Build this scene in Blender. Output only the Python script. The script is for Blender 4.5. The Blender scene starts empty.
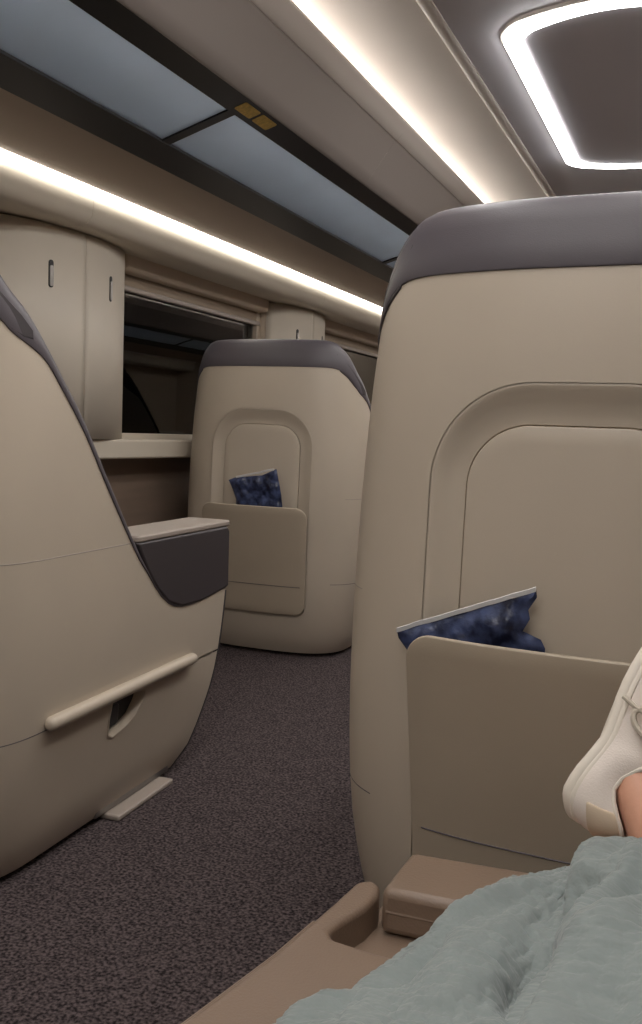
import bpy, bmesh, math, random
from mathutils import Vector, Matrix, noise
from mathutils.geometry import delaunay_2d_cdt

scene = bpy.context.scene
col = scene.collection
PI = math.pi

# ------------------------------------------------------------------ camera
FOC = 900.0
YAW, PITCH, ROLL = math.radians(23.413), math.radians(5.075), 0.038
EYE = Vector((0, 0, .92))
FW = Vector((-math.sin(YAW) * math.cos(PITCH), math.cos(YAW) * math.cos(PITCH), -math.sin(PITCH)))
R0 = Vector((math.cos(YAW), math.sin(YAW), 0)); U0 = R0.cross(FW)
RT = R0 * math.cos(ROLL) + U0 * math.sin(ROLL)
UP = -R0 * math.sin(ROLL) + U0 * math.cos(ROLL)
cd = bpy.data.cameras.new('camera'); cam = bpy.data.objects.new('camera', cd); col.objects.link(cam)
m = Matrix((RT, UP, -FW)).transposed().to_4x4(); m.translation = EYE
cam.matrix_world = m
cd.sensor_fit = 'HORIZONTAL'; cd.sensor_width = 36.0; cd.lens = 36.0 * FOC / 642.0
cd.clip_start = .02
scene.camera = cam

def ray(px, py): return FW + RT * ((px - 321) / FOC) - UP * ((py - 512) / FOC)
def at_d(px, py, t): return EYE + ray(px, py) * t

# ------------------------------------------------------------------ world, exposure
w = bpy.data.worlds.new('night'); scene.world = w; w.use_nodes = True
w.node_tree.nodes['Background'].inputs[0].default_value = (.012, .015, .022, 1)
w.node_tree.nodes['Background'].inputs[1].default_value = .25
vs = scene.view_settings
vs.view_transform = 'Standard'; vs.look = 'None'; vs.gamma = 1; vs.use_curve_mapping = False
vs.exposure = 0.9
scene.cycles.diffuse_bounces = 8; scene.cycles.max_bounces = 14
LAMP_E, COVE_E, STRIP_E = 17.0, 10.0, 7.0

# ------------------------------------------------------------------ materials
MATS = {}
def lin(c): return tuple(((v / 255) / 12.92 if v / 255 <= .04045 else ((v / 255 + .055) / 1.055) ** 2.4) for v in c)
def mat(name, rgb, rough=.5, metal=0, var=0, vscale=8, bump=0, bscale=200, spec=.5, rgb2=None, stretch=None, sheen=0):
    m = bpy.data.materials.new(name); m.use_nodes = True; nt = m.node_tree; b = nt.nodes['Principled BSDF']
    c = lin(rgb); b.inputs['Base Color'].default_value = (*c, 1)
    b.inputs['Roughness'].default_value = rough; b.inputs['Metallic'].default_value = metal
    b.inputs['Specular IOR Level'].default_value = spec
    if sheen: b.inputs['Sheen Weight'].default_value = sheen
    tc = nt.nodes.new('ShaderNodeTexCoord'); src = tc.outputs['Object']
    if stretch:
        mp = nt.nodes.new('ShaderNodeMapping'); mp.inputs['Scale'].default_value = stretch
        nt.links.new(src, mp.inputs[0]); src = mp.outputs[0]
    if var or rgb2:
        n = nt.nodes.new('ShaderNodeTexNoise'); n.inputs['Scale'].default_value = vscale; n.inputs['Detail'].default_value = 5
        nt.links.new(src, n.inputs['Vector'])
        r = nt.nodes.new('ShaderNodeValToRGB')
        c2 = lin(rgb2) if rgb2 else tuple(v * (1 + var) for v in c)
        c1 = c if rgb2 else tuple(v * (1 - var) for v in c)
        r.color_ramp.elements[0].color = (*c1, 1); r.color_ramp.elements[1].color = (*c2, 1)
        r.color_ramp.elements[0].position = .36; r.color_ramp.elements[1].position = .64
        nt.links.new(n.outputs['Fac'], r.inputs[0]); nt.links.new(r.outputs[0], b.inputs['Base Color'])
    if bump:
        n2 = nt.nodes.new('ShaderNodeTexNoise'); n2.inputs['Scale'].default_value = bscale; n2.inputs['Detail'].default_value = 3
        nt.links.new(src, n2.inputs['Vector'])
        bp = nt.nodes.new('ShaderNodeBump'); bp.inputs['Strength'].default_value = bump; bp.inputs['Distance'].default_value = .004
        nt.links.new(n2.outputs['Fac'], bp.inputs['Height']); nt.links.new(bp.outputs[0], b.inputs['Normal'])
    MATS[name] = m
    return m
def emit(name, rgb, s):
    m = bpy.data.materials.new(name); m.use_nodes = True; nt = m.node_tree; nt.nodes.clear()
    e = nt.nodes.new('ShaderNodeEmission'); e.inputs[0].default_value = (*rgb, 1); e.inputs[1].default_value = s
    o = nt.nodes.new('ShaderNodeOutputMaterial'); nt.links.new(e.outputs[0], o.inputs[0])
    return m

CREAM = mat('cream_shell', (188, 175, 158), .42, var=.03, vscale=3, bump=.04, bscale=350)
CREAM2 = mat('cream_panel', (208, 198, 183), .5, var=.03, vscale=3)
POCK = mat('pocket_leather', (176, 162, 143), .45, var=.03, vscale=4, bump=.08, bscale=420)
GREY = mat('grey_band', (86, 80, 85), .42, var=.04, vscale=4, bump=.08, bscale=500)
GREYD = mat('dark_inset', (62, 56, 58), .45, bump=.05, bscale=500)
LIDM = mat('console_lid', (158, 146, 136), .45)
BLACK = mat('black_plastic', (22, 21, 22), .5)
DARKM = mat('dark_frame', (27, 28, 35), .35)
METAL = mat('brushed_metal', (150, 146, 142), .35, metal=.9)
LEATH = mat('brown_leather', (128, 108, 92), .42, var=.05, vscale=6, bump=.15, bscale=330)
WHITEC = mat('white_cloth', (225, 225, 226), .85, bump=.1, bscale=300)
CARPET = mat('carpet', (34, 29, 30), .95, rgb2=(98, 87, 87), vscale=160, bump=1.0, bscale=150, spec=.1)
CEIL = mat('ceiling_panel', (205, 196, 188), .55, var=.02, vscale=2)
LBOARD = mat('lamp_board', (228, 226, 234), .55)
CEILG = mat('ceiling_grey', (222, 220, 226), .55)
TRIMC = mat('ceiling_trim', (222, 214, 206), .45)
FASC = mat('rack_fascia', (140, 131, 126), .5)
UNDER = mat('rack_underside', (172, 156, 140), .55)
FROST = mat('frosted_glass', (196, 214, 232), .28, var=.06, vscale=5, bump=.03, bscale=120)
STICK = mat('yellow_sticker', (214, 182, 96), .5, var=.15, vscale=90)
VAL = mat('valance', (208, 198, 182), .5)
WALLM = mat('wall_panel', (190, 174, 155), .55)
LOWW = mat('lower_wall', (128, 110, 96), .6, var=.06, vscale=3, stretch=(1, 1, 9))
BLIND = mat('blind_fabric', (150, 134, 116), .8, bump=.1, bscale=300)
GAUZE = mat('gauze_cloth', (124, 132, 130), .9, var=.04, vscale=30, sheen=.2)
SKIN = mat('skin', (214, 160, 134), .5, var=.04, vscale=20, bump=.05, bscale=300)
SHOE = mat('white_canvas', (228, 216, 206), .7, var=.02, vscale=12, bump=.12, bscale=500)
SOLE = mat('shoe_rubber', (232, 222, 208), .5)
TAB = mat('heel_suede', (206, 186, 162), .8, bump=.1, bscale=400)
LACE = mat('lace_cotton', (205, 194, 178), .85, bump=.2, bscale=900)
BAGB = mat('blue_film', (17, 22, 46), .28, rgb2=(70, 81, 116), vscale=34, bump=.35, bscale=70)
BAGW = mat('white_seal', (214, 212, 212), .4)
LIGHTW = emit('lamp_white', (1, .97, .94), LAMP_E)
LIGHTR = emit('rim_fill_glow', (1, .97, .94), LAMP_E * .3)  # weaker side glow added to the ring as fill for the ceiling
LIGHTC = emit('cove_warm', (1, .95, .88), COVE_E)
LIGHTS = emit('strip_warm', (1, .95, .86), STRIP_E)

nt = FROST.node_tree; pb = nt.nodes['Principled BSDF']; out = [n for n in nt.nodes if n.type == 'OUTPUT_MATERIAL'][0]
tl_ = nt.nodes.new('ShaderNodeBsdfTranslucent'); tl_.inputs[0].default_value = (.80, .88, .98, 1)
mx = nt.nodes.new('ShaderNodeMixShader'); mx.inputs[0].default_value = .62
nt.links.new(pb.outputs[0], mx.inputs[1]); nt.links.new(tl_.outputs[0], mx.inputs[2]); nt.links.new(mx.outputs[0], out.inputs[0])
# gauze: crinkled double weave
nt = GAUZE.node_tree; b = nt.nodes['Principled BSDF']
tc = nt.nodes.new('ShaderNodeUVMap'); tc.uv_map = 'cloth'
ad = nt.nodes.new('ShaderNodeMath'); ad.operation = 'ADD'
for q, sc in enumerate(((240, 220, 1), (200, 240, 1))):
    mp = nt.nodes.new('ShaderNodeMapping'); mp.inputs['Scale'].default_value = sc
    nt.links.new(tc.outputs[0], mp.inputs[0])
    if q == 0:
        n1 = nt.nodes.new('ShaderNodeTexVoronoi'); n1.feature = 'SMOOTH_F1'; n1.inputs['Scale'].default_value = 1.0; n1.inputs['Smoothness'].default_value = .6
        ou = n1.outputs['Distance']
    else:
        n1 = nt.nodes.new('ShaderNodeTexNoise'); n1.inputs['Scale'].default_value = 1.0; n1.inputs['Detail'].default_value = 1
        ou = n1.outputs['Fac']
    nt.links.new(mp.outputs[0], n1.inputs['Vector']); nt.links.new(ou, ad.inputs[q])
bp = nt.nodes.new('ShaderNodeBump'); bp.inputs['Strength'].default_value = .25; bp.inputs['Distance'].default_value = .003
nt.links.new(ad.outputs[0], bp.inputs['Height']); nt.links.new(bp.outputs[0], b.inputs['Normal'])

# window glass: thin pane, clear with mirror-like night reflection
GLASS = bpy.data.materials.new('window_glass'); GLASS.use_nodes = True
nt = GLASS.node_tree; nt.nodes.clear()
tr = nt.nodes.new('ShaderNodeBsdfTransparent'); tr.inputs[0].default_value = (.55, .58, .62, 1)
gl = nt.nodes.new('ShaderNodeBsdfGlossy'); gl.inputs['Roughness'].default_value = .01
fr = nt.nodes.new('ShaderNodeFresnel'); fr.inputs[0].default_value = 1.7
mx = nt.nodes.new('ShaderNodeMixShader'); o = nt.nodes.new('ShaderNodeOutputMaterial')
nt.links.new(fr.outputs[0], mx.inputs[0]); nt.links.new(tr.outputs[0], mx.inputs[1]); nt.links.new(gl.outputs[0], mx.inputs[2])
nt.links.new(mx.outputs[0], o.inputs[0])

# ------------------------------------------------------------------ helpers
def tag(o, label=None, cat=None, group=None, kind=None):
    if label: o['label'] = label
    if cat: o['category'] = cat
    if group: o['group'] = group
    if kind: o['kind'] = kind
    return o
def empty(name, loc=(0, 0, 0), rz=0):
    o = bpy.data.objects.new(name, None); col.objects.link(o)
    o.location = loc; o.rotation_euler = (0, 0, rz); o.empty_display_size = .1
    return o
def add(name, verts, faces, mt, parent=None, smooth=True, solid=0, bevel=0, subd=0, seg=2, recalc=False, angle=40):
    me = bpy.data.meshes.new(name); me.from_pydata([tuple(v) for v in verts], [], faces)
    if recalc:
        bm = bmesh.new(); bm.from_mesh(me); bmesh.ops.remove_doubles(bm, verts=bm.verts, dist=1e-5)
        bmesh.ops.recalc_face_normals(bm, faces=bm.faces); bm.to_mesh(me); bm.free()
    me.materials.append(mt)
    if smooth:
        me.polygons.foreach_set('use_smooth', [True] * len(me.polygons))
        me.set_sharp_from_angle(angle=math.radians(angle))
    me.update()
    o = bpy.data.objects.new(name, me); col.objects.link(o); o.parent = parent
    if solid:
        s = o.modifiers.new('solid', 'SOLIDIFY'); s.thickness = solid; s.offset = -1
    if bevel:
        s = o.modifiers.new('bevel', 'BEVEL'); s.width = bevel; s.segments = seg; s.limit_method = 'ANGLE'; s.angle_limit = math.radians(35)
        s.harden_normals = False
    if subd:
        s = o.modifiers.new('subd', 'SUBSURF'); s.levels = subd; s.render_levels = subd
    return o
def box(name, x0, x1, y0, y1, z0, z1, mt, parent=None, bevel=.004, seg=2):
    v = [(x, y, z) for z in (z0, z1) for y in (y0, y1) for x in (x0, x1)]
    f = [(0, 2, 3, 1), (4, 5, 7, 6), (0, 1, 5, 4), (2, 6, 7, 3), (0, 4, 6, 2), (1, 3, 7, 5)]
    return add(name, v, f, mt, parent, bevel=bevel, seg=seg)
def grid(name, rows, mt, parent=None, closed=False, caps=False, **k):
    n = len(rows[0]); v = [p for r in rows for p in r]; f = []
    for i in range(len(rows) - 1):
        for j in range(n if closed else n - 1):
            a, b_ = i * n + j, i * n + (j + 1) % n
            f.append((a, b_, b_ + n, a + n))
    if caps:
        f.append(tuple(range(n))[::-1]); f.append(tuple((len(rows) - 1) * n + j for j in range(n)))
    return add(name, v, f, mt, parent, **k)
def tube(name, pts, rad, mt, parent=None, n=10, flat=1.0, **k):
    pts = [Vector(p) for p in pts]; rows = []
    prev = None
    for i, p in enumerate(pts):
        d = (pts[min(i + 1, len(pts) - 1)] - pts[max(i - 1, 0)]).normalized()
        if prev is None:
            a = d.cross(Vector((0, 0, 1)) if abs(d.z) < .9 else Vector((1, 0, 0))).normalized()
        else:
            a = (prev - d * prev.dot(d)).normalized()
        prev = a; b_ = d.cross(a)
        r = rad[i] if isinstance(rad, (list, tuple)) else rad
        rows.append([p + a * (r * math.cos(t)) + b_ * (r * flat * math.sin(t)) for t in [2 * PI * q / n for q in range(n)]])
    return grid(name, rows, mt, parent, closed=True, caps=True, recalc=True, **k)
def prism(name, poly, fn, d0, d1, mt, parent=None, bevel=0, **k):
    n = len(poly); v = [fn(a, b_, d0) for a, b_ in poly] + [fn(a, b_, d1) for a, b_ in poly]
    f = [tuple(range(n)), tuple(range(n, 2 * n))[::-1]] + [(i, (i + 1) % n, n + (i + 1) % n, n + i) for i in range(n)]
    return add(name, v, f, mt, parent, bevel=bevel, recalc=True, **k)
def interp(tab, x):
    if x <= tab[0][0]: return tab[0][1]
    for (a, b_), (c, d) in zip(tab, tab[1:]):
        if x <= c:
            t = (x - a) / (c - a); return b_ + (d - b_) * t
    return tab[-1][1]
def sinterp(tab, x):     # smooth (Catmull-Rom) table lookup
    if x <= tab[0][0]: return tab[0][1]
    if x >= tab[-1][0]: return tab[-1][1]
    for i in range(len(tab) - 1):
        if x <= tab[i + 1][0]:
            x1, y1 = tab[i]; x2, y2 = tab[i + 1]; h = x2 - x1; t = (x - x1) / h
            x0, y0 = tab[max(i - 1, 0)]; x3, y3 = tab[min(i + 2, len(tab) - 1)]
            m1 = (y2 - y0) / (x2 - x0) * h; m2 = (y3 - y1) / (x3 - x1) * h
            return (2*t**3-3*t*t+1)*y1 + (t**3-2*t*t+t)*m1 + (-2*t**3+3*t*t)*y2 + (t**3-t*t)*m2
def rrect(x0, x1, z0, z1, r, n=8, rb=None):
    rb = r if rb is None else rb; p = []
    for cx, cz, a0, rr in ((x1 - r, z1 - r, 0, r), (x0 + r, z1 - r, 90, r), (x0 + rb, z0 + rb, 180, rb), (x1 - rb, z0 + rb, 270, rb)):
        for i in range(n + 1):
            a = math.radians(a0 + 90 * i / n); p.append((cx + rr * math.cos(a), cz + rr * math.sin(a)))
    return p
def densify(poly, d):
    out = []
    for i, a in enumerate(poly):
        b_ = poly[(i + 1) % len(poly)]; L = math.dist(a, b_); k = max(1, int(L / d))
        out += [(a[0] + (b_[0] - a[0]) * j / k, a[1] + (b_[1] - a[1]) * j / k) for j in range(k)]
    return out
def inside(p, poly):
    c = False; n = len(poly)
    for i in range(n):
        (x1, y1), (x2, y2) = poly[i], poly[i - 1]
        if (y1 > p[1]) != (y2 > p[1]) and p[0] < (x2 - x1) * (p[1] - y1) / (y2 - y1) + x1: c = not c
    return c
def edge_dist(p, poly):
    d = 9
    for i in range(len(poly)):
        a = poly[i - 1]; b_ = poly[i]; vx, vy = b_[0]-a[0], b_[1]-a[1]; L = vx*vx+vy*vy
        t = max(0, min(1, ((p[0]-a[0])*vx+(p[1]-a[1])*vy)/L)) if L else 0
        d = min(d, math.hypot(p[0]-a[0]-t*vx, p[1]-a[1]-t*vy))
    return d
def fill(poly, hole=None, step=.03):
    """triangulate a 2D region with optional hole -> (verts2d, tris)"""
    pts = list(poly); ed = [(i, (i + 1) % len(poly)) for i in range(len(poly))]
    if hole:
        k = len(pts); pts += hole; ed += [(k + i, k + (i + 1) % len(hole)) for i in range(len(hole))]
    xs = [p[0] for p in poly]; ys = [p[1] for p in poly]
    nx = int((max(xs) - min(xs)) / step); ny = int((max(ys) - min(ys)) / step)
    for i in range(1, nx):
        for j in range(1, ny):
            p = (min(xs) + (max(xs) - min(xs)) * i / nx, min(ys) + (max(ys) - min(ys)) * j / ny)
            if inside(p, poly) and edge_dist(p, poly) > step * .4 and not (hole and (inside(p, hole) or edge_dist(p, hole) < step * .4)):
                pts.append(p)
    vo, _, fo, *_ = delaunay_2d_cdt([Vector(p) for p in pts], ed, [], 0, 1e-6)
    vo = [(v.x, v.y) for v in vo]; tris = []
    for t in fo:
        c = (sum(vo[i][0] for i in t) / len(t), sum(vo[i][1] for i in t) / len(t))
        if inside(c, poly) and not (hole and inside(c, hole)): tris.append(tuple(t))
    return vo, tris
def copy_tree(o, parent=None):
    c = o.copy(); col.objects.link(c); c.parent = parent
    for ch in list(o.children): copy_tree(ch, c)
    return c

# ================================================================== SETTING
XL, XR, XC = -2.25, 1.55, -.35
Y0, Y1 = -3.2, 9.5
FZ = -.02                                                            # floor level
tag(box('floor', XL - .05, XR + .05, Y0, Y1, -.07, FZ, CARPET, bevel=0), 'dark brown-grey speckled carpet covering the aisle floor', kind='structure')
for nm, ya, yb in (('wall_front', Y1, Y1 + .05), ('wall_back', Y0 - .05, Y0)):
    tag(box(nm, XL - .05, XR + .05, ya, yb, FZ, 2.3, WALLM, bevel=0), 'cream partition closing the end of the carriage', kind='structure')

WIN = [(-2.90 + 1.98 * i, -1.64 + 1.98 * i) for i in range(6)]       # window openings along Y: (3.04, 4.30) ...
def side_wall(side):
    s = 1 if side == 'left' else -1
    X = lambda d: (XL + d) if s > 0 else (2 * XC - XL - d)              # d: distance inward from wall
    def bx(name, d0, d1, ya, yb, za, zb, mt, parent=None, bevel=.004):
        a, b_ = sorted((X(d0), X(d1))); return box(name, a, b_, ya, yb, za, zb, mt, parent, bevel)
    wall = empty('wall_' + side); tag(wall, 'cream carriage side wall with dark wainscot below the sill', kind='structure')
    bx('lower_panel', -.05, .0, Y0, Y1, FZ, .79, LOWW, wall, 0)
    bx('upper_panel', -.05, .0, Y0, Y1, 1.62, 2.3, WALLM, wall, 0)
    prev = Y0
    for a, b_ in WIN + [(Y1, Y1)]:
        bx('pier', -.05, .0, prev, a, .79, 1.62, WALLM, wall, 0); prev = b_
    tag(bx('trim_%d' % (1 if s > 0 else 2), .0, .12, Y0, Y1, .785, .861, VAL, None, .008), 'cream ledge running below the windows', kind='structure')
    tag(bx('baseboard_' + side, .0, .015, Y0, Y1, FZ, .09, DARKM), 'dark strip along the foot of the wall', kind='structure')
    for i, (a, b_) in enumerate(WIN):
        wn = empty('window_%d' % (i + 1 + (0 if s > 0 else 6))); tag(wn, 'dark night train window reflecting the seats', kind='structure')
        bx('pane', -.035, -.03, a, b_, .86, 1.62, GLASS, wn, 0)
        bx('frame_bottom', -.05, .02, a, b_, .855, .885, VAL, wn)
        bx('blind_housing', -.05, .05, a, b_, 1.535, 1.62, WALLM, wn, .018)
        bx('roller_blind', -.02, -.01, a, b_, 1.485, 1.54, BLIND, wn, 0)
        bx('blind_bar', -.025, .0, a, b_, 1.465, 1.488, LIDM, wn, .006)
        bx('jamb', -.05, -.005, b_ - .035, b_, .88, 1.535, WALLM, wn)
        bx('jamb', -.05, -.005, a, a + .012, .88, 1.535, DARKM, wn)
    # trackside darkness beyond the panes
    return wall
side_wall('left'); side_wall('right')

# storage cabinets between the windows: bulged body, two doors with slot pulls
def cabinet(ya, yb, label):
    root = empty('storage_cabinet', (XL + .001, (ya + yb) / 2, .862)); tag(root, label, 'cabinet', 'storage cabinets between the windows')
    H = (yb - ya) / 2; zt = 1.590 - .862
    def bulge(y): return .015 + .125 * max(0, 1 - abs(y / H) ** 2.2) ** .62
    def strip(name, a, b_, off, mt, n=16, z0=0, z1=zt):
        P = [(a + (b_ - a) * i / n) for i in range(n + 1)]
        rows = [[(bulge(y) + off, y, z) for y in P] for z in (z0, z0 + (z1 - z0) * .5, z1)]
        return grid(name, rows, mt, root, solid=.012)
    P = [-H + 2 * H * i / 30 for i in range(31)]
    poly = [(bulge(y) - .012, y) for y in P] + [(0, H), (0, -H)]
    prism('body', poly, lambda a, b_, d: (a, b_, d), 0, zt, WALLM, root)
    for a, b_, hy in ((-H + .004, -.006, -.172), (.0, H - .004, .158)):
        d = strip('door', a, b_, 0, CREAM2)
        hx = bulge(hy)
        nrm = math.atan2(bulge(hy + .01) - bulge(hy - .01), .02)
        sl = prism('pull_slot', rrect(-.010, .010, -.047, .047, .0099, 6), lambda p, q, e: (hx + e - p * math.sin(nrm) * 0 + math.tan(nrm) * p, hy + p, 1.425 - .862 + q), -.004, .0015, BLACK, d)
        prism('pull_plate', rrect(-.007, .007, -.042, .028, .0069, 6), lambda p, q, e: (hx + e + math.tan(nrm) * p, hy + p, 1.425 - .862 + q), .0, .005, METAL, d)
CABL = ['cream curved cabinet on the ledge beside the near window and left seat', 'cream curved cabinet on the ledge rising behind the far seat']
cabinet(2.30, 3.045, CABL[0])
cabinet(4.30, 5.025, CABL[1])

# ------------------------------------------------------------------ ceiling
ceiling = empty('ceiling'); tag(ceiling, 'pale carriage ceiling in long panels with a raised trim', kind='structure')
SEAMS = [Y0, -.58, 1.62, 3.81, 6.0, 8.2, Y1]
for s in (1, -1):
    X = lambda x: x if s > 0 else 2 * XC - x
    prof_cove = [(-1.40, 2.06), (-1.33, 2.14), (-1.22, 2.175), (-1.05, 2.175), (-.868, 2.165)]
    prof_flat = [(-.826, 2.16), (-.6, 2.165), (XC, 2.165)]
    prof_trim = [(-.868, 2.175), (-.868, 2.152), (-.860, 2.146), (-.834, 2.146), (-.826, 2.152), (-.826, 2.175)]
    for a, b_ in zip(SEAMS, SEAMS[1:]):
        for nm, pf, mt in (('cove_panel', prof_cove, CEIL), ('ceiling_board', prof_flat, CEILG)):
            rows = [[(X(x), y, z) for x, z in pf] for y in (a + .0025, b_ - .0025)]
            add_o = grid(nm, rows, mt, ceiling, recalc=True, smooth=True)
            sm = add_o.modifiers.new('solid', 'SOLIDIFY'); sm.thickness = .01; sm.offset = 0; sm.use_rim = False
    grid('ceiling_trim', [[(X(x), y, z) for x, z in prof_trim] for y in (Y0, Y1)], TRIMC, ceiling, recalc=True)
box('roof', XL - .05, XR + .05, Y0, Y1, 2.28, 2.32, DARKM, ceiling, 0)

# ------------------------------------------------------------------ luggage racks, light strips
def rack(side):
    s = 1 if side == 'left' else -1
    X = lambda x: x if s > 0 else 2 * XC - x
    root = empty('luggage_rack', (0, 0, 0))
    tag(root, ('frosted glass luggage rack above the windows beside the cabinets' if s > 0 else 'frosted glass luggage rack on the wall opposite the cabinets'), 'luggage rack')
    def ext(name, pf, ya, yb, mt, parent=root, **k):
        return grid(name, [[(X(x), y, z) for x, z in pf] for y in (ya, yb)], mt, parent, recalc=True, **k)
    def slab(name, pf, ya, yb, mt, th, parent=root):   # closed profile
        n = len(pf); poly = pf
        return prism(name, poly, lambda a, b_, d: (X(a), d, b_), ya, yb, mt, parent)
    L = lambda x: 1.695 + (x + 2.0) * .29               # inclined underside
    slab('underside_panel', [(-2.0, 1.70), (-1.745, L(-1.745) + .005), (-1.745, L(-1.745) + .03), (-2.0, 1.73)], Y0, Y1, UNDER, 0)
    slab('wall_rail', [(-1.745, L(-1.745)), (-1.64, L(-1.64)), (-1.64, L(-1.64) + .03), (-1.745, L(-1.745) + .03)], Y0, Y1, DARKM, 0)
    slab('aisle_rail', [(-1.405, L(-1.405)), (-1.325, L(-1.325)), (-1.325, L(-1.325) + .03), (-1.405, L(-1.405) + .03)], Y0, Y1, DARKM, 0)
    yy = [Y0 + .02, -1.56, .43, 2.455, 4.48, 6.5, 8.5, Y1 - .02]
    for a, b_ in zip(yy, yy[1:]):
        slab('glass_panel', [(-1.645, L(-1.645) + .008), (-1.40, L(-1.40) + .008), (-1.40, L(-1.40) + .016), (-1.645, L(-1.645) + .016)], a + .018, b_ - .018, FROST, 0)
        slab('glass_divider', [(-1.65, L(-1.65) + .002), (-1.40, L(-1.40) + .002), (-1.40, L(-1.40) + .028), (-1.65, L(-1.65) + .028)], b_ - .02, b_ + .02, DARKM, 0)
    # fascia rising to the cove lip, in panels
    fp = [(-1.335, L(-1.325)), (-1.325, L(-1.325) - .004), (-1.315, L(-1.325)), (-1.29, 1.925), (-1.235, 2.00), (-1.203, 2.042)]
    lp = [(-1.203, 2.042), (-1.196, 2.043), (-1.175, 2.065), (-1.158, 2.080), (-1.150, 2.090), (-1.153, 2.100), (-1.165, 2.105), (-1.185, 2.1)]
    for a, b_ in zip(SEAMS, SEAMS[1:]):
        a2, b2 = a + .0008 - .45, b_ - .45
        ext('fascia_panel', fp, max(a2, Y0), b2 if b_ < Y1 else Y1, FASC)
        ext('fascia_lip', lp, max(a2, Y0), b2 if b_ < Y1 else Y1, CEIL)
    # stickers on the aisle rail
    if s > 0:
        for ya in (2.43, 2.54):
            prism('label_sticker', rrect(-1.385, -1.343, ya, ya + .095, .006, 3), lambda a, b_, d: (X(a), b_, L(a) - d), .0005, .002, STICK, root)
    # dark luggage-space backing
    ext('rack_back', [(-2.2, 1.75), (-2.2, 2.1), (-2.1, 2.2), (-1.5, 2.24), (-1.405, 2.2)], Y0, Y1, CEIL)
    # valance below the strip
    vp = [(-2.0, 1.6985), (-1.9955, 1.685), (-1.994, 1.66), (-2.0, 1.625), (-2.02, 1.600), (-2.05, 1.592), (-2.26, 1.60)]
    for a, b_ in zip([Y0, .55, 2.56, 4.55, 6.5], [.55, 2.56, 4.55, 6.5, Y1]):
        o = ext('valance_panel', vp, a + .0015, b_ - .0015, VAL)
    # lamps
    st = slab('strip_light', [(-1.9975, 1.6965), (-1.970, 1.7045), (-1.970, 1.712), (-1.9975, 1.706)], Y0, Y1, LIGHTS if s > 0 else TRIMC, 0)
    cv = slab('cove_light', [(-1.305, 2.088), (-1.262, 2.088), (-1.262, 2.108), (-1.305, 2.108)], Y0, Y1, LIGHTC, 0)
    slab('cove_tray', [(-1.31, 2.072), (-1.192, 2.072), (-1.192, 2.087), (-1.31, 2.087)], Y0, Y1, FASC, 0)
rack('left'); rack('right')

# ------------------------------------------------------------------ ceiling lamps (ring of light round a grey board)
def ceiling_lamp(yc, label):
    root = empty('ceiling_lamp', (XC, yc, 2.158)); tag(root, label, 'ceiling lamp', 'ring lamps along the ceiling')
    def outline(hw, hl, bul, r):
        base = []
        for q in range(4):
            sx = (1, -1, -1, 1)[q]; sy = (1, 1, -1, -1)[q]
            c = (sx * (hw - r), sy * (hl - r)); pts = []
            for i in range(9):
                a = math.radians(90 * q + 90 * i / 8); x = c[0] + r * math.cos(a); y = c[1] + r * math.sin(a)
                pts.append((x, y))
            base += pts
        base = densify(base, .05)
        return [(x, y + math.copysign(bul * max(0, 1 - (x / hw) ** 2), y) * min(1, abs(y) / hl) ** 8) for x, y in base]
    A = outline(.335, .70, .10, .07); B = outline(.282, .668, .098, .055)
    n = min(len(A), len(B))
    vo, tr = fill(A, B, .5)
    V = [(x, y, -.030) for x, y in vo]; F = []
    for t in tr:
        a, b_, c = [vo[q] for q in t]; ccw = (b_[0]-a[0])*(c[1]-a[1]) - (b_[1]-a[1])*(c[0]-a[0]) > 0
        F.append(t[::-1] if ccw else t)
    V = [(x, y, -.0235) for x, y, z in V]
    add('light_ring', V, F, LIGHTW, root, smooth=False)
    V, F = [], []
    for lp_ in (A, B):
        k = len(V); m_ = len(lp_); V += [(x, y, -.0235) for x, y in lp_] + [(x, y, -.008) for x, y in lp_]
        F += [(k + i, k + (i + 1) % m_, k + m_ + (i + 1) % m_, k + m_ + i) for i in range(m_)]
    add('added_fill_rim', V, F, LIGHTR, root, smooth=False)  # glowing side walls added to brighten the ceiling and centre board
    prism('centre_board', outline(.284, .670, .098, .055), lambda a, b_, d: (a, b_, d), -.016, .0, LBOARD, root, bevel=.003)
    prism('lamp_housing', outline(.345, .71, .10, .08), lambda a, b_, d: (a, b_, d), -.010, .006, TRIMC, root)
LB = 'glowing ring lamp in the ceiling, '
for k, lb in ((-2, LB + 'unseen, first of the row behind the leather seat'), (-1, LB + 'unseen, above the leather seat'), (0, LB + 'just ahead of the pocket seat'), (1, LB + 'unseen, second ahead of the pocket seat'), (2, LB + 'unseen, third ahead of the pocket seat')):  # only the middle lamp is seen; unseen rings added to spread the light
    ceiling_lamp(3.50 + (2.75 if k > 0 else 2.05) * k, lb)

# ================================================================== SEATS
WT = [(-.02, .325), (.0, .335), (.04, .354), (.11, .370), (.25, .393), (.45, .404), (.7, .403), (.95, .393), (1.1, .381), (1.165, .374), (1.22, .366), (1.26, .357), (1.30, .348)]
YT = [(-.02, .065), (.0, .052), (.06, .026), (.18, .004), (.35, -.004), (.6, -.002), (.9, .008), (1.15, .020), (1.29, .036)]
FT = [(-.02, .845), (.0, .87), (.04, .91), (.11, .947), (.21, .985), (.35, 1.012), (.5, 1.03), (.66, 1.035)]
ZT = [(0, 1.293), (.05, 1.286), (.085, 1.250), (.13, 1.180), (.175, 1.136), (.215, 1.094), (.25, 1.052), (.345, .938), (.43, .815), (.55, .65), (.60, .585), (.65, .532), (.70, .494), (.77, .470), (.88, .468), (1.035, .482)]
BT = [(0, .112), (.06, .110), (.10, .10), (.13, .09), (.175, .072), (.215, .052), (.25, .043), (.345, .036), (.43, .032), (.55, .024), (.61, .008), (1.06, .006)]
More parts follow.
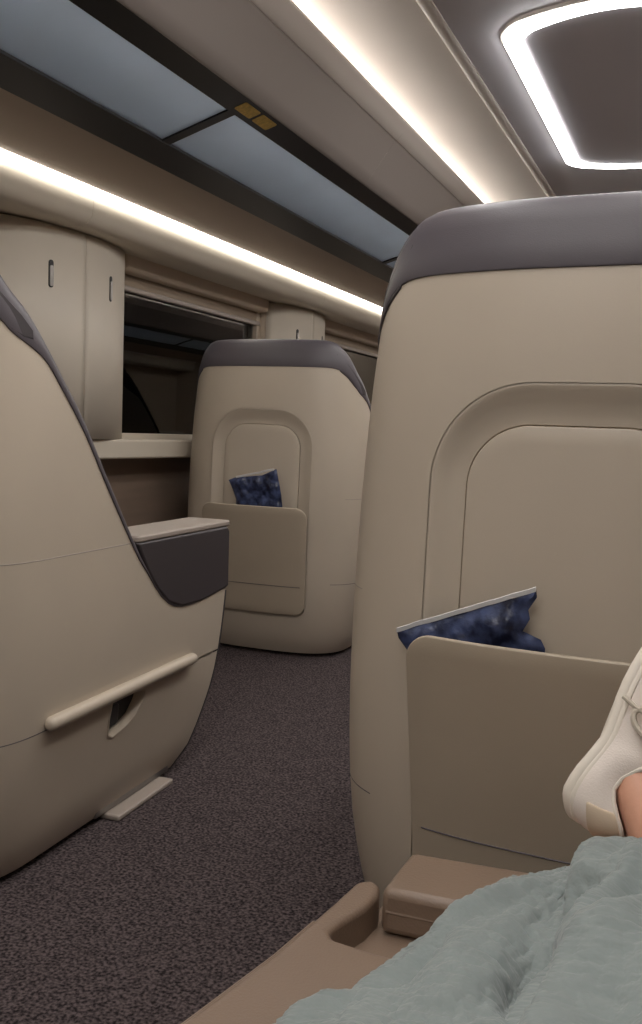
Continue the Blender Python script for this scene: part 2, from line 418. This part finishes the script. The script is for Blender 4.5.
NSE, DD = 3.0, .24
Wf = lambda z: sinterp(WT, z)
Yf = lambda z: sinterp(YT, z)
Ff = lambda z: sinterp(FT, z)
def plan(k, z, inset=0.0):
    w_ = Wf(z) - inset
    if k[0] == 'b':
        a = k[1]; q = (abs(math.sin(a)) ** NSE + abs(math.cos(a)) ** NSE) ** (1 / NSE)
        return (w_ * math.sin(a) / q, Yf(z) + inset + (DD - inset) * (1 - math.cos(a) / q), z)
    return (k[1] * w_, DD + Yf(z) + k[2] * (Ff(z) - DD - Yf(z)), z)
def surf(x, z, d=0.0):      # point on the back of the shell, d outward
    t = min(.9999, abs(x) / Wf(z))
    return Vector((x, Yf(z) + DD * (1 - (1 - t ** NSE) ** (1 / NSE)) - d, z))
SPL = .12                   # side part where the lower cover starts (s)
cols = [('s', -1, 1 - i / 22) for i in range(22)] + [('b', -PI / 2 + PI * i / 72) for i in range(73)] + [('s', 1, (i + 1) / 22) for i in range(22)]
def col_y(k): return plan(k, .6)[1] if k[0] == 'b' else DD + k[2] * (1.035 - DD)
def make_seat():
    root = empty('business_seat')
    lowz = [-.004, .03, .07, .12, .17, .23, .298, .302]
    NR = 30
    Z = []
    for k in cols:
        y = col_y(k); t = sinterp(ZT, y) - sinterp(BT, y)
        Z.append(lowz + [.302 + (t - .302) * (i + 1) / NR for i in range(NR)])
    nr = len(Z[0]); nc = len(cols)
    # rectangle of the grid replaced by a patch with the recess opening
    xs = [plan(k, .6)[0] if k[0] == 'b' else 9 for k in cols]
    c0 = max(i for i in range(nc) if xs[i] < -.262); c1 = min(i for i in range(nc) if .262 < xs[i] < 8)
    rr0, rr1 = 3, min(i for i in range(nr) if Z[nc // 2][i] > 1.045)
    V = [plan(cols[j], Z[j][i]) for i in range(nr) for j in range(nc)]
    F = []
    for i in range(nr - 1):
        for j in range(nc - 1):
            if rr0 <= i < rr1 and c0 <= j < c1: continue
            side = cols[j][0] == 's' or cols[j + 1][0] == 's'
            if side and i < 7: continue
            F.append((i * nc + j, (i + 1) * nc + j, (i + 1) * nc + j + 1, i * nc + j + 1)[::-1])
    ring_o = rrect(-.228, .228, .15, 1.008, .16, 14, .06)
    ring_o = densify(ring_o, .04)
    bnd = [(j, rr0) for j in range(c0, c1)] + [(c1, i) for i in range(rr0, rr1)] + [(j, rr1) for j in range(c1, c0, -1)] + [(c0, i) for i in range(rr1, rr0, -1)]
    bidx = [i * nc + j for j, i in bnd]
    poly = [(V[q][0], V[q][2]) for q in bidx]
    vo, tr = fill(poly, ring_o, .025)
    mp = {}
    for q, p in enumerate(vo):
        hit = next((bidx[k] for k, b_ in enumerate(poly) if math.dist(p, b_) < 1e-5), None)
        if hit is None: V.append(tuple(surf(p[0], p[1]))); hit = len(V) - 1
        mp[q] = hit
    for t in tr:
        a, b_, c = [vo[q] for q in t]
        ccw = (b_[0]-a[0])*(c[1]-a[1]) - (b_[1]-a[1])*(c[0]-a[0]) > 0
        t2 = tuple(mp[q] for q in t); F.append(t2 if ccw else t2[::-1])
    add('shell', V, F, CREAM, root, solid=.016).modifiers['solid'].use_rim = False
    # recess surround: cove from the shell surface in to the inset panel
    inner = densify(rrect(-.168, .168, .19, .935, .085, 14, .03), .04)
    N = 160
    def resamp(poly, n):
        L = [0]
        for i in range(len(poly)): L.append(L[-1] + math.dist(poly[i], poly[(i + 1) % len(poly)]))
        out = []; j = 0
        for q in range(n):
            t = L[-1] * q / n
            while L[j + 1] < t: j += 1
            f_ = (t - L[j]) / (L[j + 1] - L[j]); a = poly[j]; b_ = poly[(j + 1) % len(poly)]
            out.append((a[0] + (b_[0] - a[0]) * f_, a[1] + (b_[1] - a[1]) * f_))
        return out
    # match by angle-like normalised position: start both at the top right corner
    def corners(x0, x1, z0, z1, r, rb):
        p = []
        seg = []
        for cx, cz, a0, q in ((x1 - r, z1 - r, 0, r), (x0 + r, z1 - r, 90, r), (x0 + rb, z0 + rb, 180, rb), (x1 - rb, z0 + rb, 270, rb)):
            seg.append([(cx + q * math.cos(math.radians(a0 + 90 * i / 16)), cz + q * math.sin(math.radians(a0 + 90 * i / 16))) for i in range(17)])
        for q in range(4):
            p += seg[q]; a = seg[q][-1]; b_ = seg[(q + 1) % 4][0]
            p += [(a[0] + (b_[0] - a[0]) * i / 14, a[1] + (b_[1] - a[1]) * i / 14) for i in range(1, 14)]
        return p
    Oc = corners(-.2275, .2275, .1505, 1.0075, .16, .06); Ic = corners(-.171, .171, .19, .944, .10, .03)
    rows = []
    for t, d in ((0, -.006), (0.0, -.0022), (.03, -.0012), (.08, -.0018), (.2, -.005), (.4, -.011), (.62, -.0165), (.85, -.0195), (1.0, -.0205), (1.05, -.028)):
        rows.append([surf(a[0] + (b_[0] - a[0]) * t, a[1] + (b_[1] - a[1]) * t, d) for a, b_ in zip(Oc, Ic)])
    grid('recess_surround', rows, CREAM, root, closed=True)
    # inset panel
    ip = corners(-.1695, .1695, .1915, .9425, .0985, .0285)
    vo, tr = fill(ip, None, .03)
    V = [surf(x, z, -.0175 - (.004 if edge_dist((x, z), ip) < .001 else 0)) for x, z in vo]
    V2 = [surf(x * .995, .56 + (z - .56) * .998, -.0170) for x, z in vo]
    F = [t if ((vo[t[1]][0]-vo[t[0]][0])*(vo[t[2]][1]-vo[t[0]][1])-(vo[t[1]][1]-vo[t[0]][1])*(vo[t[2]][0]-vo[t[0]][0])) > 0 else t[::-1] for t in tr]
    add('inset_panel', V2, F, CREAM, root, solid=.012, bevel=.002)
    # seat-back pocket: curved flap standing off at its mouth
    pk = densify(rrect(-.236, .236, .165, .612, .045, 8, .045), .03)
    vo, tr = fill(pk, None, .03)
    def po(x, z):
        t = max(0, (z - .165) / .447)
        return .010 + .062 * t ** 1.5 - .010 * (x / .236) ** 2 * t
    V = [surf(x * (.93 + .07 * min(1, (z - .165) / .42)), z, po(x, z)) for x, z in vo]
    F = [t if ((vo[t[1]][0]-vo[t[0]][0])*(vo[t[2]][1]-vo[t[0]][1])-(vo[t[1]][1]-vo[t[0]][1])*(vo[t[2]][0]-vo[t[0]][0])) > 0 else t[::-1] for t in tr]
    p = add('pocket', V, F, POCK, root, solid=.009, bevel=.0025)
    tube('pocket_seam', [surf(-.205 + .41 * i / 20, .285, po(-.205 + .41 * i / 20, .285) + .0002) for i in range(21)], .0014, GREY, p, n=6)
    # lower gusset closing the pocket sides
    for sx in (-1, 1):
        a = [surf(sx * .212, .18 + .40 * i / 12, -.004) for i in range(13)]
        b_ = [surf(sx * .218, .18 + .40 * i / 12, po(.22, .18 + .40 * i / 12) * .8) for i in range(13)]
        grid('pocket_gusset', [a, b_], GREYD, root)
    # grey top band rolling over the shell rim and down the wings
    rows = []
    for k in cols:
        y = col_y(k); zt = sinterp(ZT, y); bw = sinterp(BT, y); q = min(1, bw / .05); g_ = min(1, bw / .02)
        pr = [(.006, zt - bw - .003), (-.0025, zt - bw - .001), (-.0035, zt - bw + .002), (-.003, zt - bw * .66), (-.002, zt - bw * .33 - .004), (.0, zt - .018 * q), (.005, zt - .008 * q), (.013, zt - .002 * q), (.022, zt), (.030, zt - .003 * q), (.036, zt - .012 * q), (.037, zt - .05 * q), (.036, zt - bw - .01)]
        rows.append([plan(k, z, i * (g_ if i > 0 else 1)) for i, z in pr])
    grid('top_band', rows, GREY, root, recalc=True)
    # small darker triangular inset on each wing band
    for sx in (-1, 1):
        ys_ = [.08, .10, .125, .15, .175, .20]
        tri = [(y, sinterp(ZT, y) - .018) for y in ys_] + [(y, sinterp(ZT, y) - sinterp(BT, y) + .014 + (.010 if y > .19 else 0)) for y in ys_[::-1]]
        def side_pt(y, z, d):
            w_ = Wf(z); yy = y - Yf(z)
            if yy < DD:
                t = max(0, 1 - (1 - yy / DD)); t = 1 - max(0, min(1, yy / DD))
                x = w_ * (1 - t ** NSE) ** (1 / NSE)
            else: x = w_
            return Vector((sx * (x + d), y, z))
        prism('wing_inset', densify(tri, .02), lambda a, b_, d: side_pt(a, b_, d), .0005, .0048, GREYD, root, bevel=.0015)
    # lower side covers with latch opening
    for sx in (-1, 1):
        lo = [-.004, .05, .1, .15, .2, .25, .297]
        outl = [(DD + Yf(z), z) for z in lo[::-1]] + [(DD + .09 + i * .05, -.004) for i in range(11)] + [(Ff(z), z) for z in lo] + [(1.0 - i * .05, .297) for i in range(15)]
        cl = []
        for p_ in outl:
            if not cl or math.dist(cl[-1], p_) > .006: cl.append(p_)
        hole = densify([(.475, .290), (.60, .290), (.618, .282), (.608, .262), (.58, .232), (.54, .215), (.49, .206), (.471, .216), (.468, .25)], .015)
        vo, tr = fill(cl, hole, .04)
        V = [(sx * Wf(z), y, z) for y, z in vo]
        F = []
        for t in tr:
            a, b_, c = [vo[q] for q in t]; ccw = (b_[0]-a[0])*(c[1]-a[1]) - (b_[1]-a[1])*(c[0]-a[0]) > 0
            F.append(t if ccw == (sx > 0) else t[::-1])
        lc = add('lower_cover', V, F, CREAM, root, solid=.014); lc.modifiers['solid'].use_rim = False
        hc = (.535, .252)
        rows = []
        for sc, d in ((1.06, .0), (1.05, .0025), (1.0, .002), (.94, -.006), (.86, -.018), (.80, -.034)):
            rows.append([(sx * (Wf(z) + d), hc[0] + (y - hc[0]) * sc, hc[1] + (z - hc[1]) * sc) for y, z in hole])
        grid('latch_bezel', rows, CREAM, lc, closed=True, recalc=True)
        prism('latch_well', [(hc[0] + (y - hc[0]) * .84, hc[1] + (z - hc[1]) * .84) for y, z in hole], lambda a, b_, d: (sx * (Wf(b_) + d), a, b_), -.04, -.022, BLACK, lc)
        prism('latch_lever', rrect(.495, .53, .222, .275, .01, 4), lambda a, b_, d: (sx * (Wf(b_) + d), a, b_), -.024, -.014, DARKM, lc, bevel=.003)
        # bumper rail along the seam
        tube('side_rail', [(sx * (Wf(.3) + .011), .225 + .618 * q, .314) for q in [0, .003, .01, .02] + [.05 * i for i in range(1, 20)] + [.98, .99, .997, 1]], [.004, .009, .0135, .015] + [.0155] * 19 + [.015, .0135, .009, .004], CREAM, root, n=12)
        # armrest console and lid
        con = [(.552, .648), (1.02, .648), (1.035, .635), (1.037, .476), (.88, .461), (.77, .463), (.70, .486), (.648, .524), (.598, .578)]
        prism('armrest_console', con, lambda a, b_, d: (sx * (Wf(.6) - d), a, b_), -.005, .125, GREYD, root, bevel=.006, seg=3)
        prism('console_lid', rrect(.555, 1.041, 0, .131, .012, 4), lambda a, b_, d: (sx * (Wf(.6) + .004 - b_), a, d), .648, .664, LIDM, root, bevel=.004)
        # dark edge along the front of the side
        tube('edge_trim', [(sx * (Wf(z) - .004), Ff(z) + .001, z) for z in [-.004 + .47 * i / 24 for i in range(25)]], .006, GREYD, root, n=8)
        # fine seams continuing round the corner
        for z_, c_ in ((.3, [k for k in cols if k[0] == 'b' and sx * k[1] > .75]), (.650, [k for k in cols if (k[0] == 'b' and sx * k[1] > .9) or (k[0] == 's' and k[1] == sx and k[2] < .37)])):
            tube('seam_line', [plan(k, z_, .0006) for k in c_], .0013, LIDM if z_ > .5 else GREY, root, n=6)
        # floor mount showing below the side
        fm = empty_part('floor_mount', root)
        box('mount_plate', *sorted((sx * .30, sx * .378)), .54, .80, FZ, -.006, LIDM, fm, .004)
        box('mount_rail', *sorted((sx * .30, sx * .34)), .50, .84, -.006, .03, METAL, fm, .004)
    # innards: plinth, cushions, headrest
    box('plinth', -.25, .25, .22, .78, FZ, .24, BLACK, root, .02)
    box('seat_cushion', -.245, .245, .34, .90, .24, .44, LEATH, root, .05, 4)
    bk = box('backrest', -.245, .245, -.06, .07, 0, .76, LEATH, root, .05, 4)
    bk.location = (0, .235, .42); bk.rotation_euler = (math.radians(6), 0, 0)
    hr = box('headrest', -.17, .17, -.05, .05, 0, .22, LEATH, root, .04, 4)
    hr.location = (0, .22, 1.02)
    hcv = box('headrest_cover', -.172, .172, -.056, .056, .04, .226, WHITEC, hr, .035, 4)
    return root
def empty_part(name, parent):
    o = bpy.data.objects.new(name, None); col.objects.link(o); o.parent = parent; o.empty_display_size = .05
    return o

near = make_seat()
near.location = (-.190, 1.38, 0)
G = 'shell seats facing forward'
tag(near, 'cream shell seat with grey top band seen from behind, beside the legs', 'seat', G)
far = copy_tree(near); far.location = (-1.712, 3.29, 0); far.rotation_euler = (0, 0, math.radians(3))
far['label'] = 'cream shell seat under the far cabinet, seen from behind across the aisle'
left = copy_tree(near); left.location = (-1.578, 1.15, 0); left.rotation_euler = (0, 0, math.radians(3.5))
left['label'] = 'cream shell seat showing its side rail, latch and dark armrest console'
mine = copy_tree(near); mine.location = (-.197, -.80, 0)
mine['label'] = 'shell seat with brown leather leg rest extended under the legs'

# leg rest of the reclined seat (local to its seat: world y = local y - .80, world x = local x - .197)
def mw(x, y, z): return (x + .197, y + .80, z)
ol = [(-.52, .20), (-.50, .45), (-.455, .60), (-.425, .70), (-.398, .84), (-.382, .965), (-.376, 1.025), (-.362, 1.040), (-.346, 1.032), (-.340, 1.008), (-.344, .970), (-.357, .930), (-.362, .905), (-.352, .893), (-.30, .890), (-.10, .90), (.12, .90), (.12, .20)]
prism('leg_rest', densify(ol, .05), lambda a, b_, d: mw(a, b_, d), .24, .358, LEATH, mine, bevel=.016, seg=4)
tube('leg_rest_piping', [mw(x - .001, y, .350) for x, y in densify(ol[:8], .02)[:36]], .0035, LEATH, mine, n=8)
prism('leg_rest_base', [(-.37, .86), (.12, .86), (.12, 1.16), (-.35, 1.16)], lambda a, b_, d: mw(a, b_, d), .22, .315, LEATH, mine, bevel=.012, seg=3)
fc = prism('foot_cushion', densify([(-.332, .992), (.10, 1.03), (.10, 1.16), (-.330, 1.105)], .06), lambda a, b_, d: mw(a, b_, d), .317, .374, LEATH, mine, bevel=.010, seg=3)
tube('foot_cushion_piping', [mw(-.325 + .42 * i / 16, .9945 + .041 * i / 16, .346) for i in range(17)], .003, LEATH, fc, n=8)
box('leg_rest_strut', .197 - .15, .197 + .05, 1.1, 1.75, FZ, .25, BLACK, mine, .02)

# ------------------------------------------------------------------ slipper packs in the pockets
def bag(name, pts, seal, base, yfun, label, seed):
    root = empty(name, base); tag(root, label, 'bag', 'blue packs in the seat pockets')
    pl = densify(pts, .012); vo, tr = fill(pl, None, .010)
    fr, bk = [], []
    for x, z in vo:
        d = edge_dist((x, z), pl); th = .016 * min(1, (d / .05)) ** .6
        n = noise.noise(Vector((x * 26, z * 26, seed))) * .010 + (abs(noise.noise(Vector((x * 40, z * 40, seed + 5)))) - .2) * .012
        y = yfun(x, z)
        k = min(1, d / .012)
        fr.append((x - base[0], y - th - n * k - base[1], z - base[2])); bk.append((x - base[0], y + th * .6 - n * k + .0012 - base[1], z - base[2]))
    N = len(vo); F = []
    bset = [i for i in range(N) if edge_dist(vo[i], pl) < 1e-6]
    for t in tr:
        a, b_, c = [vo[q] for q in t]; ccw = (b_[0]-a[0])*(c[1]-a[1]) - (b_[1]-a[1])*(c[0]-a[0]) > 0
        t = t if ccw else t[::-1]
        F.append(t); F.append(tuple(q + N for q in t[::-1]))
    add('film', fr + bk, F, BAGB, root, angle=60)
    rows = []
    for i in range(25):
        t = i / 24; x = seal[0][0] + (seal[1][0] - seal[0][0]) * t; z = seal[0][1] + (seal[1][1] - seal[0][1]) * t + .002 * noise.noise(Vector((x * 30, 0, seed)))
        y = yfun(x, z)
        rows.append([(x - base[0], y - .002 - base[1], z - .004 - base[2]), (x - base[0], y - .003 - base[1], z + .003 - base[2]), (x - base[0], y - base[1], z + .004 - base[2]), (x - base[0], y + .003 - base[1], z - .003 - base[2])])
    grid('seal_strip', rows, BAGW, root, closed=True, caps=True, recalc=True)
bag('slipper_pack', [(-.452, .604), (-.33, .651), (-.233, .695), (-.231, .683), (-.243, .662), (-.240, .648), (-.25, .628), (-.222, .618), (-.215, .605), (-.215, .40), (-.40, .40), (-.415, .56), (-.435, .575), (-.449, .592)],
    ((-.452, .605), (-.233, .696)), (-.32, 1.372, .40), lambda x, z: 1.372 + (.61 - z) * .05, 'crumpled dark blue pack with white sealed edge in the pocket behind the shoe', 3.1)
bag('slipper_pack', [(-1.835, .708), (-1.80, .722), (-1.74, .728), (-1.68, .735), (-1.615, .765), (-1.605, .72), (-1.592, .66), (-1.585, .60), (-1.585, .46), (-1.80, .46), (-1.80, .63), (-1.815, .67)],
    ((-1.80, .7225), (-1.625, .762)), (-1.70, 3.268, .46), lambda x, z: 3.268 + (.61 - z) * .05, 'small dark blue pack standing in the far seat pocket', 7.7)

# ================================================================== PERSON (legs in view)
person = empty('person', (-.05, .30, .37)); tag(person, 'person in grey-green crinkled trousers and white sneakers reclining with legs crossed', 'person')
PB = Vector((-.05, .30, .37))
def skin_body(name, chains, mt, parent):
    V, E, RAD = [], [], []
    idx = {}
    for ch in chains:
        pv = None
        for p, r in ch:
            key = tuple(round(c, 4) for c in p)
            if key not in idx:
                idx[key] = len(V); V.append(Vector(p) - PB); RAD.append(r)
            if pv is not None: E.append((pv, idx[key]))
            pv = idx[key]
    me = bpy.data.meshes.new(name); me.from_pydata(V, E, []); me.materials.append(mt)
    o = bpy.data.objects.new(name, me); col.objects.link(o); o.parent = parent
    md = o.modifiers.new('skin', 'SKIN'); md.use_smooth_shade = True
    for i, sv in enumerate(me.skin_vertices[0].data):
        sv.radius = (RAD[i], RAD[i]); sv.use_root = (i == 0)
    s = o.modifiers.new('subd', 'SUBSURF'); s.levels = 2; s.render_levels = 2
    return o
# shoe frame: toe, instep and side directions of the crossed (right) foot
toe = (RT * .54 + UP * .83 + FW * .10).normalized()
ins = (RT * .65 - UP * .35 - FW * .62); ins = (ins - toe * ins.dot(toe)).normalized()
lat = toe.cross(ins)
SO = at_d(562, 809, 1.03)
def sw(x, y, z): return SO + toe * x + lat * y + ins * z
ankR = sw(.055, 0, .085); shinR = ankR + (RT * .12 - UP * .70 - FW * .65) * .10
hipL, hipR = Vector((-.15, .12, .47)), Vector((.05, .12, .47))
kneeL, kneeR = Vector((-.165, .55, .475)), Vector((.01, .62, .49))
ankL = Vector((-.085, .985, .425))
toeL = Vector((.02, 1.13, .455))
skin_body('body', [
    [(Vector((-.05, .08, .48)), .12), (hipL, .085), ((hipL + kneeL) / 2, .072), (kneeL - Vector((0,0,.04)), .045), ((kneeL + ankL) / 2 + Vector((-.005,0,-.035)), .034), (ankL, .034), (Vector((-.05, 1.04, .42)), .036), (toeL, .028)],
    [(Vector((-.05, .08, .48)), .12), (hipR, .085), ((hipR + kneeR) / 2, .072), (kneeR, .05), ((kneeR + shinR) / 2, .042), (shinR, .040), (ankR, .040), (sw(.075, 0, .045), .032), (sw(.14, 0, .038), .03), (sw(.20, 0, .03), .024)],
], SKIN, person)

# trousers: two loose legs and a seat, folds in the cloth
def trouser():
    V, F = [], []
    def leg(path, seed, nfold):
        M_, NU = 330, 220
        base = len(V)
        def P(t):
            return Vector([sinterp([(k[0], k[1][c]) for k in path], t) for c in range(3)])
        def Rr(t): return sinterp([(k[0], k[2]) for k in path], t), sinterp([(k[0], k[3]) for k in path], t)
        for i in range(M_ + 1):
            t = i / M_; p = P(t); d = (P(min(1, t + .01)) - P(max(0, t - .01))).normalized()
            a = d.cross(Vector((0, 0, 1))).normalized(); b_ = a.cross(d)
            ra, rb = Rr(t)
            for j in range(NU):
                an = 2 * PI * j / NU; ca, sa = math.cos(an), math.sin(an)
                q = p + a * (ra * ca) + b_ * (rb * sa)
                # long drape folds running aslant down the leg, plus creases
                warp = noise.noise(q * 5 + Vector((seed, 0, 0))) * 1.3
                f1 = noise.noise(Vector((math.cos(an) * 1.5 + t * 4.0, math.sin(an) * 1.5 - t * 3, seed + warp * .4))) * .026
                f2 = (1 - math.sqrt(.02 + (noise.noise(Vector((math.cos(an) * 2.2 - t * 7 + warp * .5, math.sin(an) * 2.2 + t * 2.5, seed + 9))) * 2.0) ** 2)) * .017
                wv = noise.noise(q * 12) * .8
                f3 = (.45 - abs(noise.noise(Vector((an * 9.5 + wv, t * 26 + seed, seed)))) * 1.6) * .0026 + (.45 - abs(noise.noise(Vector((an * 3.2 + seed, t * 88 + wv * 2, seed + 3)))) * 1.6) * .0028
                hem = min(1, (1 - t) / .06)
                q += (a * ca + b_ * sa) * ((f1 + f2) * (.35 + .65 * hem) + f3)
                V.append(q - PB)
        for i in range(M_):
            for j in range(NU):
                F.append((base + i * NU + j, base + i * NU + (j + 1) % NU, base + (i + 1) * NU + (j + 1) % NU, base + (i + 1) * NU + j))
    #         t    centre                         ra    rb
    leg([(0, (-.12, .02, .50), .13, .13), (.2, (-.15, .20, .475), .115, .105), (.45, (-.162, .45, .447), .101, .088), (.62, (-.153, .60, .431), .089, .075), (.78, (-.139, .74, .420), .071, .062), (.9, (-.113, .86, .419), .056, .051), (1, (-.092, .945, .423), .049, .046)], 1.3, 5)
    e1 = ankR + (RT * .15 - UP * .85 - FW * .5) * .097
    leg([(0, (.02, .02, .50), .13, .13), (.2, (.02, .20, .485), .115, .105), (.45, (.01, .45, .475), .112, .095), (.65, (.004, .66, .472), .105, .088), (.8, (-.006, .79, .462), .088, .076), (.92, (-.014, .90, .460), .066, .058), (1, (e1.x, e1.y, e1.z), .052, .050)], 6.2, 5)
    o = add('trousers', V, F, GAUZE, person, angle=180)
    me = o.data; uv = me.uv_layers.new(name='cloth'); NU = 220; per = 331 * NU
    for lp in me.loops:
        q = lp.vertex_index % per
        uv.data[lp.index].uv = ((q % NU) / NU * .62, (q // NU) / 330 * .95 + (lp.vertex_index // per) * 3)
    s = o.modifiers.new('solid', 'SOLIDIFY'); s.thickness = .003; s.offset = -1
    return o
trouser()

# sneakers
def shoe(fr0, name):
    def fr(x, y, z):
        k = max(0, 1 - z / .085)
        return fr0(x, y, z + k * (.009 * math.exp(-((x - .095) / .04) ** 2) + .010 * max(0, 1 - x / .028) ** 2))
    HW = [(0, .004), (.002, .011), (.006, .018), (.012, .0235), (.02, .028), (.05, .033), (.10, .0335), (.15, .040), (.19, .043), (.22, .038), (.242, .024), (.25, .010)]
    HT = [(0, .068), (.02, .072), (.05, .060), (.08, .062), (.105, .082), (.12, .084), (.15, .074), (.19, .058), (.22, .048), (.242, .036), (.25, .028)]
    xs = [.0, .002, .006, .012, .02, .035, .05, .065, .08, .092, .105, .12, .14, .16, .18, .20, .215, .23, .242, .25]
    ol0 = [(x, sinterp(HW, x)) for x in xs] + [(x, -sinterp(HW, x)) for x in xs[::-1]]
    ol0 = [(.25 - .25 * math.cos(PI * i / 40) ** 1 if False else xx, yy) for i, (xx, yy) in enumerate(ol0)]
    HC = [(0, .072), (.012, .069), (.03, .055), (.05, .045), (.07, .047), (.09, .063), (.11, .082)]
    def up_pt(x0, y0, q, off=0.0):
        bl = min(1, max(0, (x0 - .088) / .026)); bl = bl * bl * (3 - 2 * bl)
        T = ((x0 + .010 * max(0, 1 - x0 / .05)) * (1 - bl) + (x0 - .012 * max(0, (x0 - .2) / .05)) * bl, y0 * (.88 * (1 - bl)), sinterp(HC, x0) * (1 - bl) + sinterp(HT, x0) * bl)
        h = 1 - math.cos(q * PI / 2); v = math.sin(q * PI / 2) ** .85
        h = h * bl + (q ** 2) * (1 - bl)
        v = v * bl + q * (1 - bl)
        bul = .004 * math.sin(q * PI) * (1 - bl) + off
        n_ = Vector((-1 if x0 < .004 else 0, math.copysign(1, y0) if abs(y0) > 1e-6 else 0))
        if x0 < .03: n_ = Vector((-(1 - x0 / .03), y0 / .03)).normalized()
        return fr(x0 + (T[0] - x0) * h + n_.x * bul, y0 + (T[1] - y0) * h + n_.y * bul, .012 + (T[2] - .012) * v) - PB
    NV = 12
    V = [up_pt(x, y, k / NV) for k in range(NV + 1) for x, y in ol0]; nn = len(ol0); F = []
    for k in range(NV):
        for j in range(nn):
            F.append((k * nn + j, k * nn + (j + 1) % nn, (k + 1) * nn + (j + 1) % nn, (k + 1) * nn + j))
    up = add(name, V, F, SHOE, person, recalc=True, angle=80)
    s = up.modifiers.new('solid', 'SOLIDIFY'); s.thickness = .003; s.offset = 0; s.use_rim = True
    s = up.modifiers.new('subd', 'SUBSURF'); s.levels = 1; s.render_levels = 2
    # sole
    ol = [(x, sinterp(HW, x) + .0022) for x in xs] + [(x, -sinterp(HW, x) - .0022) for x in xs[::-1]]
    ol = [(x - .003 if x < .003 else (x + .003 if x > .247 else x), y) for x, y in ol]
    rr = []
    for z, g in ((-.003, .90), (-.001, .97), (.002, 1.0), (.008, 1.0), (.0088, .985), (.0096, 1.0), (.013, 1.0), (.0145, .98)):
        rr.append([fr(.125 + (x - .125) * (1 - (1 - g) * .3), y * g, z) - PB for x, y in ol])
    grid('sole', rr, SOLE, up, closed=True, caps=True, recalc=True)
    # heel tab
    hl = [(x, -sinterp(HW, x)) for x in (.024, .02, .015, .01, .006, .003, 0)] + [(x, sinterp(HW, x)) for x in (0, .003, .006, .01, .015, .02, .024)]
    rr = [[up_pt(x, y, .35 + .65 * k / 6, .0022) for x, y in hl] for k in range(7)]
    tb = grid('heel_tab', rr, TAB, up, recalc=True); s = tb.modifiers.new('solid', 'SOLIDIFY'); s.thickness = .003; s.offset = 0
    s = tb.modifiers.new('subd', 'SUBSURF'); s.levels = 1; s.render_levels = 1
    # collar binding round the opening
    cx = [.104, .098, .09, .08, .065, .05, .035, .02, .01, .004, 0]
    pts = [up_pt(x, sinterp(HW, x), 1) for x in cx] + [up_pt(x, -sinterp(HW, x), 1) for x in cx[::-1]]
    tube('collar_binding', pts, .003, SOLE, up, n=8)
    # tongue
    rr = [[fr(.082 + .045 * k / 5, .016 * u * (1 - .25 * k / 5), .096 - .016 * k / 5 - .006 * u * u) - PB for u in [-1 + j / 4 for j in range(9)]] for k in range(6)]
    tg = grid('tongue', rr, SHOE, up, recalc=True); s = tg.modifiers.new('solid', 'SOLIDIFY'); s.thickness = .004; s.offset = 0
    # laces
    for q, x in enumerate((.122, .14, .158, .176)):
        pts = []
        for i in range(11):
            u = -1 + 2 * i / 10; hw = sinterp(HW, x) * .62; ht = sinterp(HT, x)
            a = math.acos(min(1, abs(u) * .62 ** 1.0)); zz = .014 + (ht - .014) * math.sin(a) ** .85
            pts.append(fr(x + .006 * u * (1 if q % 2 else -1), hw * u * 1.25, zz + .004) - PB)
        tube('lace', pts, .0032, LACE, up, n=6, flat=.5)
    kn = (.122, -.006, .090)
    def ribbon(nm, ctrl, r):
        tab = [[(i, c[q]) for i, c in enumerate(ctrl)] for q in range(3)]; m_ = len(ctrl) - 1
        pts = [fr(*[sinterp(tab[q], m_ * i / 28) for q in range(3)]) - PB for i in range(29)]
        tube(nm, pts, r * 1.15, LACE, up, n=8, flat=.8)
    for sg in (-1, 1):          # bow loops hang down each side of the instep
        ribbon('lace_loop', [kn, (.142, sg * .034, .070), (.146, sg * .047, .045), (.134, sg * .049, .028), (.120, sg * .047, .036), (.114, sg * .038, .066), kn], .0036)
        ribbon('lace_end', [kn, (.136, sg * .040, .060), (.138, sg * .050, .030), (.142, sg * .052, .010)], .003)
    return up
shoe(sw, 'shoe')
tl = Vector((.62, .78, .05)).normalized(); il = Vector((-.1, -.25, .95)); il = (il - tl * il.dot(tl)).normalized(); ll = tl.cross(il)
LO = ankL + Vector((-.02, .005, -.055))
shoe(lambda x, y, z: LO + tl * x + ll * y + il * z, 'shoe')
